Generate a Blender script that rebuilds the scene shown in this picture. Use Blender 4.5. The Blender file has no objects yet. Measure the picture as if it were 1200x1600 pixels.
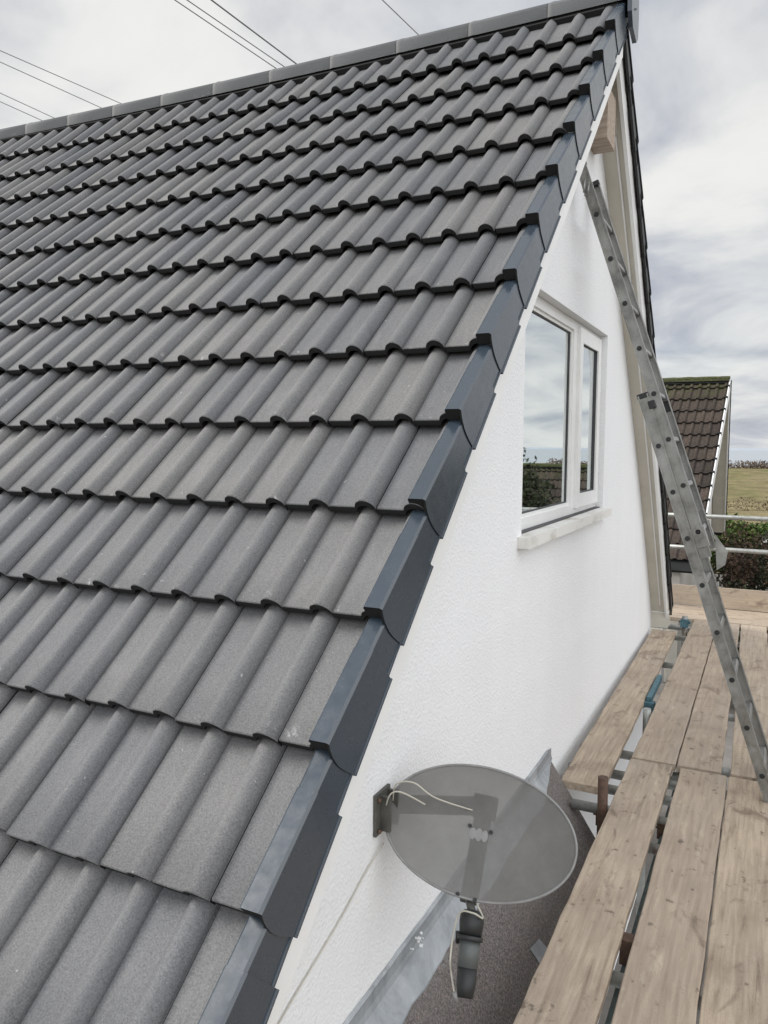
import bpy, bmesh, math, random
from mathutils import Vector, Matrix
R = math.radians
random.seed(7)
S = bpy.context.scene
COL = S.collection

# ------------------------------------------------------------------ camera
cam = bpy.data.cameras.new('camera')
camo = bpy.data.objects.new('camera', cam); COL.objects.link(camo)
cam.sensor_fit = 'VERTICAL'; cam.sensor_height = 36; cam.lens = 1212.46 / 1600 * 36
cam.clip_start = 0.05; cam.clip_end = 60000
camo.matrix_world = Matrix(((0.89534317, -0.04229173, 0.44336443, 0.85226688),
                            (0.44533917, 0.07204835, -0.89245844, -4.05376751),
                            (0.00579994, 0.99650411, 0.08334217, -2.07734247),
                            (0, 0, 0, 1)))
S.camera = camo

# ------------------------------------------------------------------ sky, sun, exposure
SUN_EL, SUN_AZ = R(38), R(252)          # azimuth clockwise from +Y
W = bpy.data.worlds.new('World'); S.world = W; W.use_nodes = True
nt = W.node_tree; nt.nodes.clear()
def wn(t, **k):
    n = nt.nodes.new(t)
    for a, b in k.items(): setattr(n, a, b)
    return n
out = wn('ShaderNodeOutputWorld'); bg = wn('ShaderNodeBackground'); bg.inputs[1].default_value = 0.1
sky = wn('ShaderNodeTexSky', sky_type='NISHITA', sun_disc=False); sky.sun_elevation = SUN_EL; sky.sun_rotation = SUN_AZ
tc = wn('ShaderNodeTexCoord'); sep = wn('ShaderNodeSeparateXYZ')
nt.links.new(tc.outputs['Generated'], sep.inputs[0])
zz = wn('ShaderNodeMath', operation='MAXIMUM'); zz.inputs[1].default_value = 0.0; nt.links.new(sep.outputs[2], zz.inputs[0])
za = wn('ShaderNodeMath', operation='ADD'); za.inputs[1].default_value = 0.22; nt.links.new(zz.outputs[0], za.inputs[0])
dx = wn('ShaderNodeMath', operation='DIVIDE'); nt.links.new(sep.outputs[0], dx.inputs[0]); nt.links.new(za.outputs[0], dx.inputs[1])
dy = wn('ShaderNodeMath', operation='DIVIDE'); nt.links.new(sep.outputs[1], dy.inputs[0]); nt.links.new(za.outputs[0], dy.inputs[1])
cmb = wn('ShaderNodeCombineXYZ'); nt.links.new(dx.outputs[0], cmb.inputs[0]); nt.links.new(dy.outputs[0], cmb.inputs[1])
def wnoise(scale, detail, off, dist=0.3, rough=0.55):
    m = wn('ShaderNodeMapping'); m.inputs['Location'].default_value = off; nt.links.new(cmb.outputs[0], m.inputs[0])
    n = wn('ShaderNodeTexNoise'); n.inputs['Scale'].default_value = scale; n.inputs['Detail'].default_value = detail
    n.inputs['Distortion'].default_value = dist; n.inputs['Roughness'].default_value = rough
    nt.links.new(m.outputs[0], n.inputs['Vector']); return n
def wramp(src, stops):
    r = wn('ShaderNodeValToRGB'); nt.links.new(src, r.inputs[0]); e = r.color_ramp.elements
    e[0].position, e[0].color = stops[0][0], stops[0][1] + (1,); e[1].position, e[1].color = stops[-1][0], stops[-1][1] + (1,)
    for p_, c_ in stops[1:-1]:
        q = e.new(p_); q.color = c_ + (1,)
    r.color_ramp.interpolation = 'B_SPLINE' if len(stops) > 2 else 'EASE'
    return r
CL = 8.6
n1 = wnoise(1.6, 8, (3.1, 1.7, 0), 0.4, 0.55); n2 = wnoise(0.42, 3, (8.4, 2.2, 0), 0.2)
cr = wramp(n1.outputs['Fac'], [(0.32, (0.34, 0.365, 0.44)), (0.45, (0.53, 0.55, 0.585)), (0.60, (0.80, 0.80, 0.775))])
sc = wn('ShaderNodeVectorMath', operation='SCALE'); sc.inputs['Scale'].default_value = CL
nt.links.new(cr.outputs[0], sc.inputs[0])
# boost added to the overcast overhead and behind the photographer, unseen, to brighten the wall
dt = wn('ShaderNodeVectorMath', operation='DOT_PRODUCT'); dt.inputs[1].default_value = (.74, -.50, .45); nt.links.new(tc.outputs['Generated'], dt.inputs[0])
dm = wn('ShaderNodeMath', operation='MAXIMUM'); dm.inputs[1].default_value = 0; nt.links.new(dt.outputs['Value'], dm.inputs[0])
da = wn('ShaderNodeMath', operation='MULTIPLY_ADD'); da.inputs[1].default_value = 1.75 * CL; da.inputs[2].default_value = CL; nt.links.new(dm.outputs[0], da.inputs[0])
nt.links.new(da.outputs[0], sc.inputs['Scale'])
cov = wramp(n2.outputs['Fac'], [(0.50, (1, 1, 1)), (0.72, (0.80, 0.80, 0.80))])
mx = wn('ShaderNodeMix', data_type='RGBA'); nt.links.new(cov.outputs[0], mx.inputs[0])
nt.links.new(sky.outputs[0], mx.inputs[6]); nt.links.new(sc.outputs[0], mx.inputs[7])
nt.links.new(mx.outputs[2], bg.inputs[0]); nt.links.new(bg.outputs[0], out.inputs[0])

sl = bpy.data.lights.new('sun', 'SUN'); sl.energy = 2.5; sl.angle = R(22); sl.color = (1.0, 0.97, 0.92)
so = bpy.data.objects.new('sun', sl); COL.objects.link(so)
dirv = Vector((math.sin(SUN_AZ) * math.cos(SUN_EL), math.cos(SUN_AZ) * math.cos(SUN_EL), math.sin(SUN_EL)))
so.rotation_euler = dirv.to_track_quat('Z', 'Y').to_euler(); so.location = (6, -6, 12)
S.view_settings.view_transform = 'Standard'; S.view_settings.look = 'None'
S.view_settings.exposure = 0.38; S.view_settings.gamma = 1; S.view_settings.use_curve_mapping = False
S.render.engine = 'CYCLES'

# ------------------------------------------------------------------ materials
class Mat:
    def __init__(s, name, base=(.5, .5, .5), rough=.7, metal=0.0, spec=.5):
        s.m = bpy.data.materials.new(name); s.m.use_nodes = True; s.t = s.m.node_tree
        s.b = s.t.nodes['Principled BSDF']; s.b.inputs['Base Color'].default_value = tuple(base) + (1,)
        s.b.inputs['Roughness'].default_value = rough; s.b.inputs['Metallic'].default_value = metal
        s.b.inputs['Specular IOR Level'].default_value = spec
        s.tc = s.n('ShaderNodeTexCoord'); s.oi = None
    def n(s, t, **k):
        x = s.t.nodes.new(t)
        for a, b in k.items(): setattr(x, a, b)
        return x
    def l(s, a, b): s.t.links.new(a, b)
    def vec(s, scale=(1, 1, 1), rnd=False):
        m = s.n('ShaderNodeMapping'); m.inputs['Scale'].default_value = scale
        if rnd:
            o = s.n('ShaderNodeObjectInfo'); v = s.n('ShaderNodeVectorMath', operation='MULTIPLY_ADD')
            cv = s.n('ShaderNodeCombineXYZ')
            s.l(o.outputs['Random'], cv.inputs[0]); s.l(o.outputs['Random'], cv.inputs[1]); s.l(o.outputs['Random'], cv.inputs[2])
            v.inputs[1].default_value = (37, 53, 29); s.l(cv.outputs[0], v.inputs[0]); s.l(s.tc.outputs['Object'], v.inputs[2])
            s.l(v.outputs[0], m.inputs[0])
        else: s.l(s.tc.outputs['Object'], m.inputs[0])
        return m.outputs[0]
    def noise(s, scale, detail=4, vec=None, rough=.6, dist=0):
        x = s.n('ShaderNodeTexNoise'); x.inputs['Scale'].default_value = scale; x.inputs['Detail'].default_value = detail
        x.inputs['Roughness'].default_value = rough; x.inputs['Distortion'].default_value = dist
        s.l(vec if vec is not None else s.vec(), x.inputs['Vector']); return x.outputs['Fac']
    def ramp(s, src, stops):
        r = s.n('ShaderNodeValToRGB'); s.l(src, r.inputs[0]); e = r.color_ramp.elements
        cc = lambda c: (c, c, c, 1) if not isinstance(c, tuple) else c + (1,)
        e[0].position, e[0].color = stops[0][0], cc(stops[0][1]); e[1].position, e[1].color = stops[-1][0], cc(stops[-1][1])
        for p_, c_ in stops[1:-1]:
            q = e.new(p_); q.color = cc(c_)
        return r.outputs[0]
    def mix(s, fac, a, b, mode='MIX'):
        x = s.n('ShaderNodeMix', data_type='RGBA', blend_type=mode)
        for i, v in ((0, fac), (6, a), (7, b)):
            if isinstance(v, (int, float)): x.inputs[i].default_value = v
            elif isinstance(v, tuple): x.inputs[i].default_value = v + (1,)
            else: s.l(v, x.inputs[i])
        return x.outputs[2]
    def color(s, src): s.l(src, s.b.inputs['Base Color']); return s
    def roughness(s, src): s.l(src, s.b.inputs['Roughness']); return s
    def bump(s, src, strength=.3, dist=.01):
        b = s.n('ShaderNodeBump'); b.inputs['Strength'].default_value = strength; b.inputs['Distance'].default_value = dist
        s.l(src, b.inputs['Height']); s.l(b.outputs[0], s.b.inputs['Normal']); return s
    def attr(s, name):
        a = s.n('ShaderNodeAttribute'); a.attribute_name = name; return a.outputs['Fac']

def simple(name, base, rough=.6, metal=0, var=.12, scale=12, bump=0.0, bscale=80, spec=.5):
    m = Mat(name, base, rough, metal, spec)
    c = m.ramp(m.noise(scale, 5), [(.3, tuple(x * (1 - var) for x in base)), (.7, tuple(min(1, x * (1 + var)) for x in base))])
    m.color(c)
    if bump: m.bump(m.noise(bscale, 3), bump, .004)
    return m.m

# concrete roof tiles
m = Mat('charcoal_concrete_tile', rough=.72, spec=.55)
sp = m.noise(260, 4, rough=.85); big = m.noise(2.6, 5); tint = m.attr('tint'); al = m.attr('along')
c = m.ramp(sp, [(.34, (.080, .083, .087)), (.66, (.222, .224, .228))])
c = m.mix(.55, c, m.ramp(big, [(.3, (.74, .74, .76)), (.7, (1, .985, .96))]), 'MULTIPLY')
c = m.mix(1, c, m.ramp(tint, [(0, (.76, .78, .82)), (1, (1.02, 1.0, .97))]), 'MULTIPLY')
st = m.noise(7, 6, m.vec((1, .25, .25)), .7)
c = m.mix(m.ramp(st, [(.6, 0.0), (.8, .30)]), c, (.30, .29, .285))
# pale scuffs where tiles were cut and handled, mostly towards the nose
sc1 = m.noise(16, 8, rough=.75, dist=.6)
sm = m.ramp(sc1, [(.60, 0.0), (.68, .75)]); am = m.ramp(al, [(.84, 0.0), (.97, 1.0)])
c = m.mix(m.mix(1, sm, am, 'MULTIPLY'), c, (.50, .50, .49))
dust = m.noise(5.5, 7, m.vec((1.5, .4, .4)), .7, .8); c = m.mix(m.ramp(dust, [(.52, 0.0), (.74, .38)]), c, (.235, .228, .222))
fleck = m.noise(48, 3, rough=.5); c = m.mix(m.ramp(fleck, [(.735, 0.0), (.76, .55)]), c, (.42, .42, .41))
m.color(c); m.bump(m.mix(.5, sp, m.noise(60, 4)), .35, .0015)
TILE = m.m
m = Mat('charcoal_body_and_shade', (.022, .023, .023), .85, spec=.2); m.bump(m.noise(200, 3), .4, .001); BODY_SHADE = m.m  # near-black tone, paints the shade under tile noses and verge lips
m = Mat('slate_blue_upvc', rough=.36, spec=.5)
m.color(m.ramp(m.noise(3.5, 6, rough=.65), [(.3, (.029, .041, .056)), (.7, (.038, .052, .070))]))
m.roughness(m.ramp(m.noise(30, 4), [(.3, .20), (.7, .30)])); m.b.inputs['Specular IOR Level'].default_value = .85; VERGE = m.m
m = Mat('grey_ridge_concrete', rough=.7); m.color(m.ramp(m.noise(260, 3, rough=.8), [(.3, (.085, .088, .091)), (.7, (.155, .158, .161))])); m.bump(m.noise(200, 2), .3, .001); RIDGE = m.m

def render_mat(name, base, sscale=115):
    m = Mat(name, rough=.85, spec=.25)
    w = m.n('ShaderNodeTexVoronoi'); w.inputs['Scale'].default_value = sscale; m.l(m.vec((1, 1, .8)), w.inputs['Vector'])
    h = m.mix(.5, m.noise(sscale * .45, 4, rough=.65), w.outputs['Distance'])
    streak = m.noise(2.2, 5, m.vec((1, 1.6, .18)))
    c = m.ramp(streak, [(.35, tuple(x * .975 for x in base)), (.65, base)])
    c = m.mix(m.ramp(m.noise(1.1, 4), [(.5, 0.0), (.8, .25)]), c, tuple(x * y for x, y in zip(base, (.93, .93, .9))))
    big = m.noise(1.6, 6, m.vec((1, 1, 1)), .65); c = m.mix(m.ramp(big, [(.40, .0), (.62, .10)]), c, tuple(x * .88 for x in base))
    h = m.mix(.35, h, m.noise(7, 5, rough=.6)); m.color(c); m.bump(h, .8, .008); return m.m
WALL = render_mat('white_textured_render', (.83, .835, .845))
WHITE = simple('white_upvc', (.80, .80, .79), .35, var=.04, scale=5)
CREAM = simple('cream_painted_board', (.56, .53, .46), .55, var=.08, scale=4)
m = Mat('weathered_sill_paint', rough=.6); m.color(m.ramp(m.noise(7, 6, m.vec((1, .5, 1)), .6), [(.3, (.50, .47, .41)), (.5, (.74, .73, .70))])); SILL = m.m
SEAL = simple('dark_rubber_seal', (.05, .05, .055), .6)

def glass(name, trans=.75):
    m = Mat(name); t = m.t; m.b.inputs['Roughness'].default_value = .02
    gl = m.n('ShaderNodeBsdfGlossy'); gl.inputs['Roughness'].default_value = .012; gl.inputs['Color'].default_value = (.93, .97, .97, 1)
    tr = m.n('ShaderNodeBsdfTransparent'); tr.inputs['Color'].default_value = (.80, .86, .85, 1)
    mxs = m.n('ShaderNodeMixShader'); mxs.inputs[0].default_value = .84; m.l(tr.outputs[0], mxs.inputs[1]); m.l(gl.outputs[0], mxs.inputs[2])
    m.l(mxs.outputs[0], t.nodes['Material Output'].inputs[0]); return m.m
GLASS = glass('window_glass')
CURTAIN = simple('sheer_curtain', (.62, .64, .64), .9, var=.06)
DARKCLOTH = simple('grey_curtain', (.22, .22, .22), .9)
ROOM = simple('room_wall', (.25, .25, .24), .9)

m = Mat('scaffold_board_wood', rough=.82, spec=.2)
v1 = m.vec((16, .9, 16), True); gr = m.noise(3.2, 7, v1, .65, .35)
v2 = m.vec((1, 1, 1), True); bl = m.noise(2.3, 6, v2, .6, .3); fine = m.noise(260, 2, v2)
ov = m.n('ShaderNodeObjectInfo')
c = m.ramp(gr, [(.28, (.27, .215, .155)), (.42, (.43, .35, .27)), (.60, (.55, .455, .355)), (.8, (.65, .55, .43))])
c = m.mix(.75, c, m.ramp(bl, [(.3, (.58, .54, .51)), (.45, (.84, .81, .79)), (.62, (1.0, .98, .93))]), 'MULTIPLY')
c = m.mix(m.ramp(ov.outputs['Random'], [(0, .05), (1, .45)]), c, (.36, .30, .25))
grey = m.noise(.9, 5, m.vec((2, .6, 2), True))
c = m.mix(m.ramp(grey, [(.45, 0.0), (.7, .5)]), c, (.37, .33, .29))
sta = m.noise(3.6, 7, m.vec((1.6, 1, 1.6), True), .62, 1.2)
c = m.mix(m.ramp(sta, [(.57, 0.0), (.67, .62)]), c, (.15, .108, .08))
sp2 = m.noise(24, 5, m.vec((1, .7, 1), True), .6)
c = m.mix(m.ramp(sp2, [(.63, 0.0), (.70, .65)]), c, (.09, .065, .05))
c = m.mix(m.ramp(m.noise(11, 5, m.vec((2.5, .5, 1), True)), [(.6, 0.0), (.75, .35)]), c, (.74, .64, .50))
c = m.mix(.22, c, m.ramp(fine, [(.3, .35), (.7, 1.0)]), 'MULTIPLY')
m.color(c); m.bump(m.mix(.35, gr, fine), .45, .0025); WOOD = m.m
m = Mat('sawn_beam_wood', rough=.8); g_ = m.noise(6, 6, m.vec((.8, 9, 9)), .6)
m.color(m.ramp(g_, [(.3, (.27, .20, .155)), (.6, (.42, .345, .28)), (.8, (.58, .48, .40))])); m.bump(g_, .3, .002); BEAM = m.m
m = Mat('aluminium', rough=.42, metal=.75)
m.color(m.ramp(m.noise(11, 8, rough=.72), [(.3, (.17, .168, .16)), (.5, (.30, .298, .285)), (.72, (.42, .42, .41))])); m.roughness(m.ramp(m.noise(22, 4), [(.3, .34), (.7, .62)])); ALU = m.m
m = Mat('galvanised_tube', rough=.5, metal=.6)
c = m.ramp(m.noise(9, 6, rough=.7), [(.3, (.25, .26, .25)), (.6, (.42, .43, .41))])
c = m.mix(m.ramp(m.noise(6, 6, m.vec((1, 1, 1), True), .7), [(.55, 0.0), (.65, .8)]), c, (.17, .085, .045)); m.color(c); TUBE = m.m
m = Mat('rusty_tube', rough=.85); m.color(m.ramp(m.noise(30, 7, rough=.7), [(.3, (.055, .035, .026)), (.55, (.105, .062, .042)), (.8, (.19, .13, .10))])); RUST = m.m
TEAL = simple('teal_paint', (.060, .135, .165), .55, var=.35, scale=30)
TEALD = simple('grey_green_tube', (.13, .17, .165), .55, var=.3, scale=16)
BLACK = simple('black_plastic', (.018, .019, .02), .5, var=.2)
m = Mat('mineral_felt', rough=.95, spec=.1)
c = m.ramp(m.noise(130, 4, rough=.9), [(.38, (.08, .072, .068)), (.52, (.16, .145, .138)), (.72, (.36, .33, .31))])
c = m.mix(m.ramp(m.noise(3.2, 6, rough=.7), [(.45, 0.0), (.75, .5)]), c, (.17, .155, .145))
c = m.mix(m.ramp(m.noise(5, 4), [(.55, 0.0), (.75, .35)]), c, (.13, .085, .075))
c = m.mix(m.ramp(m.noise(13, 7, rough=.7), [(.58, 0.0), (.70, .5)]), c, (.24, .235, .225)); c = m.mix(m.ramp(m.noise(75, 3), [(.62, 0.0), (.69, .7)]), c, (.32, .22, .20)); m.color(c); m.bump(m.noise(330, 2), .6, .002); FELT = m.m
m = Mat('lead_sheet', rough=.5, metal=.35)
c = m.ramp(m.noise(5, 8, rough=.68, dist=.6), [(.3, (.22, .235, .25)), (.5, (.36, .38, .40)), (.72, (.50, .52, .54))])
c = m.mix(m.ramp(m.noise(18, 6, m.vec((1, .5, 1)), .7), [(.6, 0.0), (.75, .6)]), c, (.66, .67, .66))
m.color(c); m.bump(m.noise(11, 5), .4, .008); LEAD = m.m
m = Mat('perforated_dish', (.135, .135, .128), .6, .1)
tr = m.n('ShaderNodeBsdfTransparent'); ms = m.n('ShaderNodeMixShader')
m.color(m.ramp(m.noise(7, 6, rough=.7), [(.3, (.128, .126, .120)), (.7, (.185, .182, .174))]))
m.l(m.ramp(m.noise(500, 1), [(.35, .83), (.65, .90)]), ms.inputs[0]); m.l(tr.outputs[0], ms.inputs[1]); m.l(m.b.outputs[0], ms.inputs[2])
m.l(ms.outputs[0], m.t.nodes['Material Output'].inputs[0]); DISH = m.m
GREY = simple('dish_grey', (.24, .24, .235), .5, var=.2, scale=20)
BRACK = simple('bracket_grey', (.085, .083, .075), .55, var=.35, scale=25)
LNB = simple('lnb_grey', (.085, .092, .09), .5, var=.15)
CABLE = simple('white_cable', (.50, .48, .41), .5, var=.1)
m = Mat('mossy_brown_tile', rough=.9, spec=.2)
c = m.ramp(m.noise(26, 6, rough=.75), [(.3, (.036, .031, .027)), (.55, (.074, .063, .055)), (.75, (.135, .122, .108))])
c = m.mix(1, c, m.ramp(m.attr('tint'), [(0, (.65, .62, .62)), (1, (1.15, 1.05, 1.0))]), 'MULTIPLY')
mo = m.mix(1, m.ramp(m.attr('moss'), [(0, 0.0), (1, 1.0)]), m.ramp(m.noise(7, 6, rough=.7), [(.40, 0.0), (.58, 1.0)]), 'MULTIPLY')
c = m.mix(mo, c, (.060, .068, .022)); c = m.mix(m.ramp(m.noise(3, 7, rough=.7), [(.62, 0.0), (.72, .5)]), c, (.07, .075, .03))
m.color(c); m.bump(m.noise(60, 5), .6, .006); BROWN = m.m
m = Mat('moss', rough=.95); m.color(m.ramp(m.noise(12, 7, rough=.7), [(.35, (.05, .042, .028)), (.5, (.050, .058, .018)), (.7, (.085, .095, .028))])); m.bump(m.noise(50, 5), .8, .02); MOSS = m.m
m = Mat('rough_field', rough=1, spec=.05)
c = m.ramp(m.noise(.035, 8, rough=.72, vec=m.vec((1, .6, 1))), [(.36, (.13, .145, .055)), (.48, (.255, .215, .12)), (.62, (.34, .28, .17))])
c = m.mix(.8, c, m.ramp(m.noise(.35, 8, rough=.85), [(.35, .35), (.62, 1.05)]), 'MULTIPLY'); m.color(c); m.bump(m.noise(1.5, 6), 1, .3); FIELD = m.m
m = Mat('concrete_ground', rough=.9); m.color(m.ramp(m.noise(1.8, 8, rough=.7), [(.3, (.11, .10, .09)), (.7, (.22, .205, .19))])); m.bump(m.noise(40, 4), .4, .004); DRIVE = m.m
m = Mat('hazy_sea_water', (.30, .33, .36), .4); m.bump(m.noise(.05, 4), .3, 1); SEA = m.m  # pale base colour stands in for haze over the water
m = Mat('hazy_far_hill', rough=1); m.color(m.ramp(m.noise(.002, 5), [(.3, (.30, .34, .40)), (.7, (.36, .40, .45))])); HILL = m.m  # distance haze painted into the hills as a pale bluish tone
def leafmat(name, a, b, sc=9):
    m = Mat(name, rough=.75, spec=.25); m.color(m.mix(m.ramp(m.noise(sc, 4), [(.35, 0.0), (.65, 1.0)]), a, b)); return m.m
LEAF_D = leafmat('dark_foliage', (.014, .018, .010), (.038, .046, .020))
LEAF_R = leafmat('reddish_foliage', (.028, .016, .012), (.060, .036, .022))
LEAF_G = leafmat('green_foliage', (.045, .085, .018), (.10, .15, .035))
LEAF_B = leafmat('brown_hedge', (.10, .07, .05), (.15, .105, .07), .5)
BARK = simple('bark', (.09, .065, .045), .9, var=.3)
BRICK = simple('brown_brick', (.20, .12, .085), .9, var=.25, scale=20)
WIRE = simple('power_cable', (.16, .16, .17), .6)

# ------------------------------------------------------------------ mesh helpers
def put(o, name, parent=None, label=None, cat=None, group=None, kind=None):
    if parent is not None: o.parent = parent
    if label: o['label'] = label
    if cat: o['category'] = cat
    if group: o['group'] = group
    if kind: o['kind'] = kind
    return o
def mesh(name, V, F, mat, parent=None, smooth=False, mats=None, midx=None, **k):
    me = bpy.data.meshes.new(name); me.from_pydata([tuple(v) for v in V], [], F)
    for q in (mats or [mat]): me.materials.append(q)
    if midx: me.polygons.foreach_set('material_index', midx)
    if smooth: me.polygons.foreach_set('use_smooth', [True] * len(me.polygons))
    me.update(); o = bpy.data.objects.new(name, me); COL.objects.link(o)
    return put(o, name, parent, **k)
def empty(name, loc=(0, 0, 0), parent=None, **k):
    o = bpy.data.objects.new(name, None); COL.objects.link(o); o.location = loc; o.empty_display_size = .1
    return put(o, name, parent, **k)
class MB:
    def __init__(s): s.b = bmesh.new()
    def box(s, x0, x1, y0, y1, z0, z1, M=None):
        vs = [s.b.verts.new((x, y, z)) for x in (x0, x1) for y in (y0, y1) for z in (z0, z1)]
        for f in ((0, 1, 3, 2), (4, 6, 7, 5), (0, 4, 5, 1), (2, 3, 7, 6), (0, 2, 6, 4), (1, 5, 7, 3)): s.b.faces.new([vs[i] for i in f])
        if M is not None: bmesh.ops.transform(s.b, matrix=M, verts=vs)
        return s
    def prism(s, poly, d):      # closed polygon (3d points) extruded by vector d
        a = [s.b.verts.new(p_) for p_ in poly]; c = [s.b.verts.new(Vector(p_) + Vector(d)) for p_ in poly]; n = len(a)
        s.b.faces.new(a[::-1]); s.b.faces.new(c)
        for i in range(n): s.b.faces.new((a[i], a[(i + 1) % n], c[(i + 1) % n], c[i]))
        return s
    def tube(s, pts, r, seg=12, cap=True):
        pts = [Vector(q) for q in pts]; rings = []; up = None
        for i, q in enumerate(pts):
            t = ((pts[min(i + 1, len(pts) - 1)] - pts[max(i - 1, 0)])).normalized()
            if up is None: up = t.orthogonal().normalized()
            up = (up - t * up.dot(t)).normalized(); w = t.cross(up)
            rr = r[i] if isinstance(r, (list, tuple)) else r
            rings.append([s.b.verts.new(q + (up * math.cos(a) + w * math.sin(a)) * rr) for a in [2 * math.pi * k / seg for k in range(seg)]])
        for A, B in zip(rings, rings[1:]):
            for k in range(seg):
                f = s.b.faces.new((A[k], A[(k + 1) % seg], B[(k + 1) % seg], B[k])); f.smooth = True
        if cap: s.b.faces.new(rings[0][::-1]); s.b.faces.new(rings[-1])
        return s
    def bevel(s, w, seg=2):
        bmesh.ops.bevel(s.b, geom=[e for e in s.b.edges if e.is_manifold and e.calc_face_angle(0) > .5], offset=w, segments=seg, profile=.6, affect='EDGES'); return s
    def build(s, name, mat, parent=None, **k):
        bmesh.ops.recalc_face_normals(s.b, faces=s.b.faces)
        me = bpy.data.meshes.new(name); s.b.to_mesh(me); s.b.free(); me.materials.append(mat)
        o = bpy.data.objects.new(name, me); COL.objects.link(o); return put(o, name, parent, **k)

# ------------------------------------------------------------------ house geometry
TH = R(45.5866); CT, ST = math.cos(TH), math.sin(TH); G = 0.34555
YR = 0.33
XW, XE = -0.10, -9.2             # gable wall face, far end
GZ = -6.25                       # street level
def slope(x, s, n, far=False):   # s metres down the slope from the top course nose, n off the slope
    y, z = -s * CT - n * ST, -s * ST + n * CT
    a = min(max(-x, 0), 5.0)       # the old ridge rises a little towards the middle of the house
    z += .0040 * a * a * max(0.0, 1 - s / 2.8)
    if far and s > 0: z -= .33 * (s / 4.45) ** 3      # the far rake kicks down towards its eaves
    return Vector((x, 2 * YR - y if far else y, z))
def verge_x(s): return .084 - .054 * s / 4.15      # the gable is slightly out of square
def profile(d):                  # roll centred on d = 0, crisp foot on the gable side
    a = abs(d)
    if a < .0310: return .0290 * (1 - (a / .0315) ** 2) ** .55
    if d > 0: return -.0025 if a < .0345 else 0.0
    return .0012 if a < .0335 else 0.0
def tile_roof(name, parent, far, x1, x_last, ks, gauge, mat, body_shade, th_g, sl, tint_amt=1, moss=False, coarse=False, pitch=.15, t=.045, hs=1.0):
    V, F, MI, TI, AL, MO = [], [], [], [], [], []
    def P(x, s, n): V.append(sl(x, s, n, far)); return len(V) - 1
    shell = .021
    for k in ks:
        s1 = (12 - k) * gauge; s0 = max(s1 - gauge - .05, -.37 if not moss else -.30)
        if k == 12 and not moss: s0 = -.452
        top_v = (s1 - s0) / gauge
        j = -1
        while -.15 / .15 * pitch * j > x_last - .01:
            xr = -pitch * j + .036 * pitch / .15; xl = -pitch * (j + 2) + .036 * pitch / .15
            xr = min(xr, (verge_x(s1) - .010) if not (far or moss) else x1)
            xs = []
            nseg = 8 if coarse else 14
            for jj in (j + 2, j + 1, j):
                cx = -pitch * jj
                for i in range(nseg + 1): xs.append(cx - .0309 * math.cos(math.pi * i / nseg) * pitch / .15)
                for q_ in (-.036, -.0331, -.0313, .0313, .0340, .0352): xs.append(cx + q_ * pitch / .15)
                xs.append(cx + .075 * pitch / .15)
            xs = sorted({round(q, 5) for q in xs if xl + .0008 < q < xr - .0008} | {xl + .0008, xr - .0008})
            rs, rn, ra = random.uniform(-.004, .004), random.uniform(-.002, .0015), random.uniform(-.002, .002)
            tint = random.random()
            rows = []
            ss = [s0, (s0 + s1) / 2, s1 - .004 + rs, s1 + rs, s1 + rs, s1 - .055]
            for ri, s_ in enumerate(ss):
                row = []
                for x in xs:
                    j0 = round(-x / pitch); h = profile((x + pitch * j0) * .15 / pitch) * hs
                    v = 1 - (s1 - s_) / gauge
                    n = h - .030 * hs - (t if k < 12 or moss else .029) * (1 - v) + rn + ra * (x - xr) / .3
                    if ri == 3: n -= .004
                    if ri == 4: n -= .004 + shell
                    if ri == 5: n -= .004 + shell
                    row.append(P(x, s_, n)); TI.append(tint); AL.append(max(0, min(1, v))); MO.append(max(0, 1 - (s_ + .3) / .75) if moss else 0)
                rows.append(row)
            for ri, (A, B) in enumerate(zip(rows, rows[1:])):
                for a in range(len(xs) - 1):
                    q = (A[a], B[a], B[a + 1], A[a + 1])
                    F.append(q if not far else q[::-1]); MI.append(0 if ri < 3 else 1)  # nose and underside get the dark tone that stands in for shade
            # side edges of the tile
            for e in (0, -1):
                a = [rows[r][e] for r in (0, 1, 2)]
                lowr = []
                for r in (0, 1, 2):
                    w = V[a[r]].copy(); x, = (w.x,)
                    s_ = ss[r]; j0 = round(-xs[e] / pitch); h = profile((xs[e] + pitch * j0) * .15 / pitch) * hs; v = 1 - (s1 - s_) / gauge
                    lowr.append(P(xs[e], s_, h - .030 * hs - t * (1 - v) - .016)); TI.append(tint); AL.append(0); MO.append(0)
                for r in (0, 1):
                    F.append((a[r], lowr[r], lowr[r + 1], a[r + 1])); MI.append(1)
            j += 2
    me = bpy.data.meshes.new(name); me.from_pydata([tuple(v) for v in V], [], F)
    me.materials.append(mat); me.materials.append(body_shade); me.polygons.foreach_set('material_index', MI)
    me.polygons.foreach_set('use_smooth', [i == 0 for i in MI])
    for nm, arr in (('tint', TI), ('along', AL), ('moss', MO)):
        at = me.attributes.new(nm, 'FLOAT', 'POINT'); at.data.foreach_set('value', arr)
    me.update(); me.set_sharp_from_angle(angle=R(50))
    o = bpy.data.objects.new(name, me); COL.objects.link(o); o.parent = parent
    return o

house = empty('house', (-4.5, YR, GZ), label='white rendered house with new charcoal tiled roof filling the photo', cat='house')
HO = Vector((-4.5, YR, GZ))
class _Off: pass
def into(o, parent=None, org=None):     # parent keeping world placement
    o.parent = parent; o.matrix_parent_inverse = Matrix.Translation(-(org or Vector((0, 0, 0)))); return o
def part(o, par=house): return into(o, par, HO)

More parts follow.
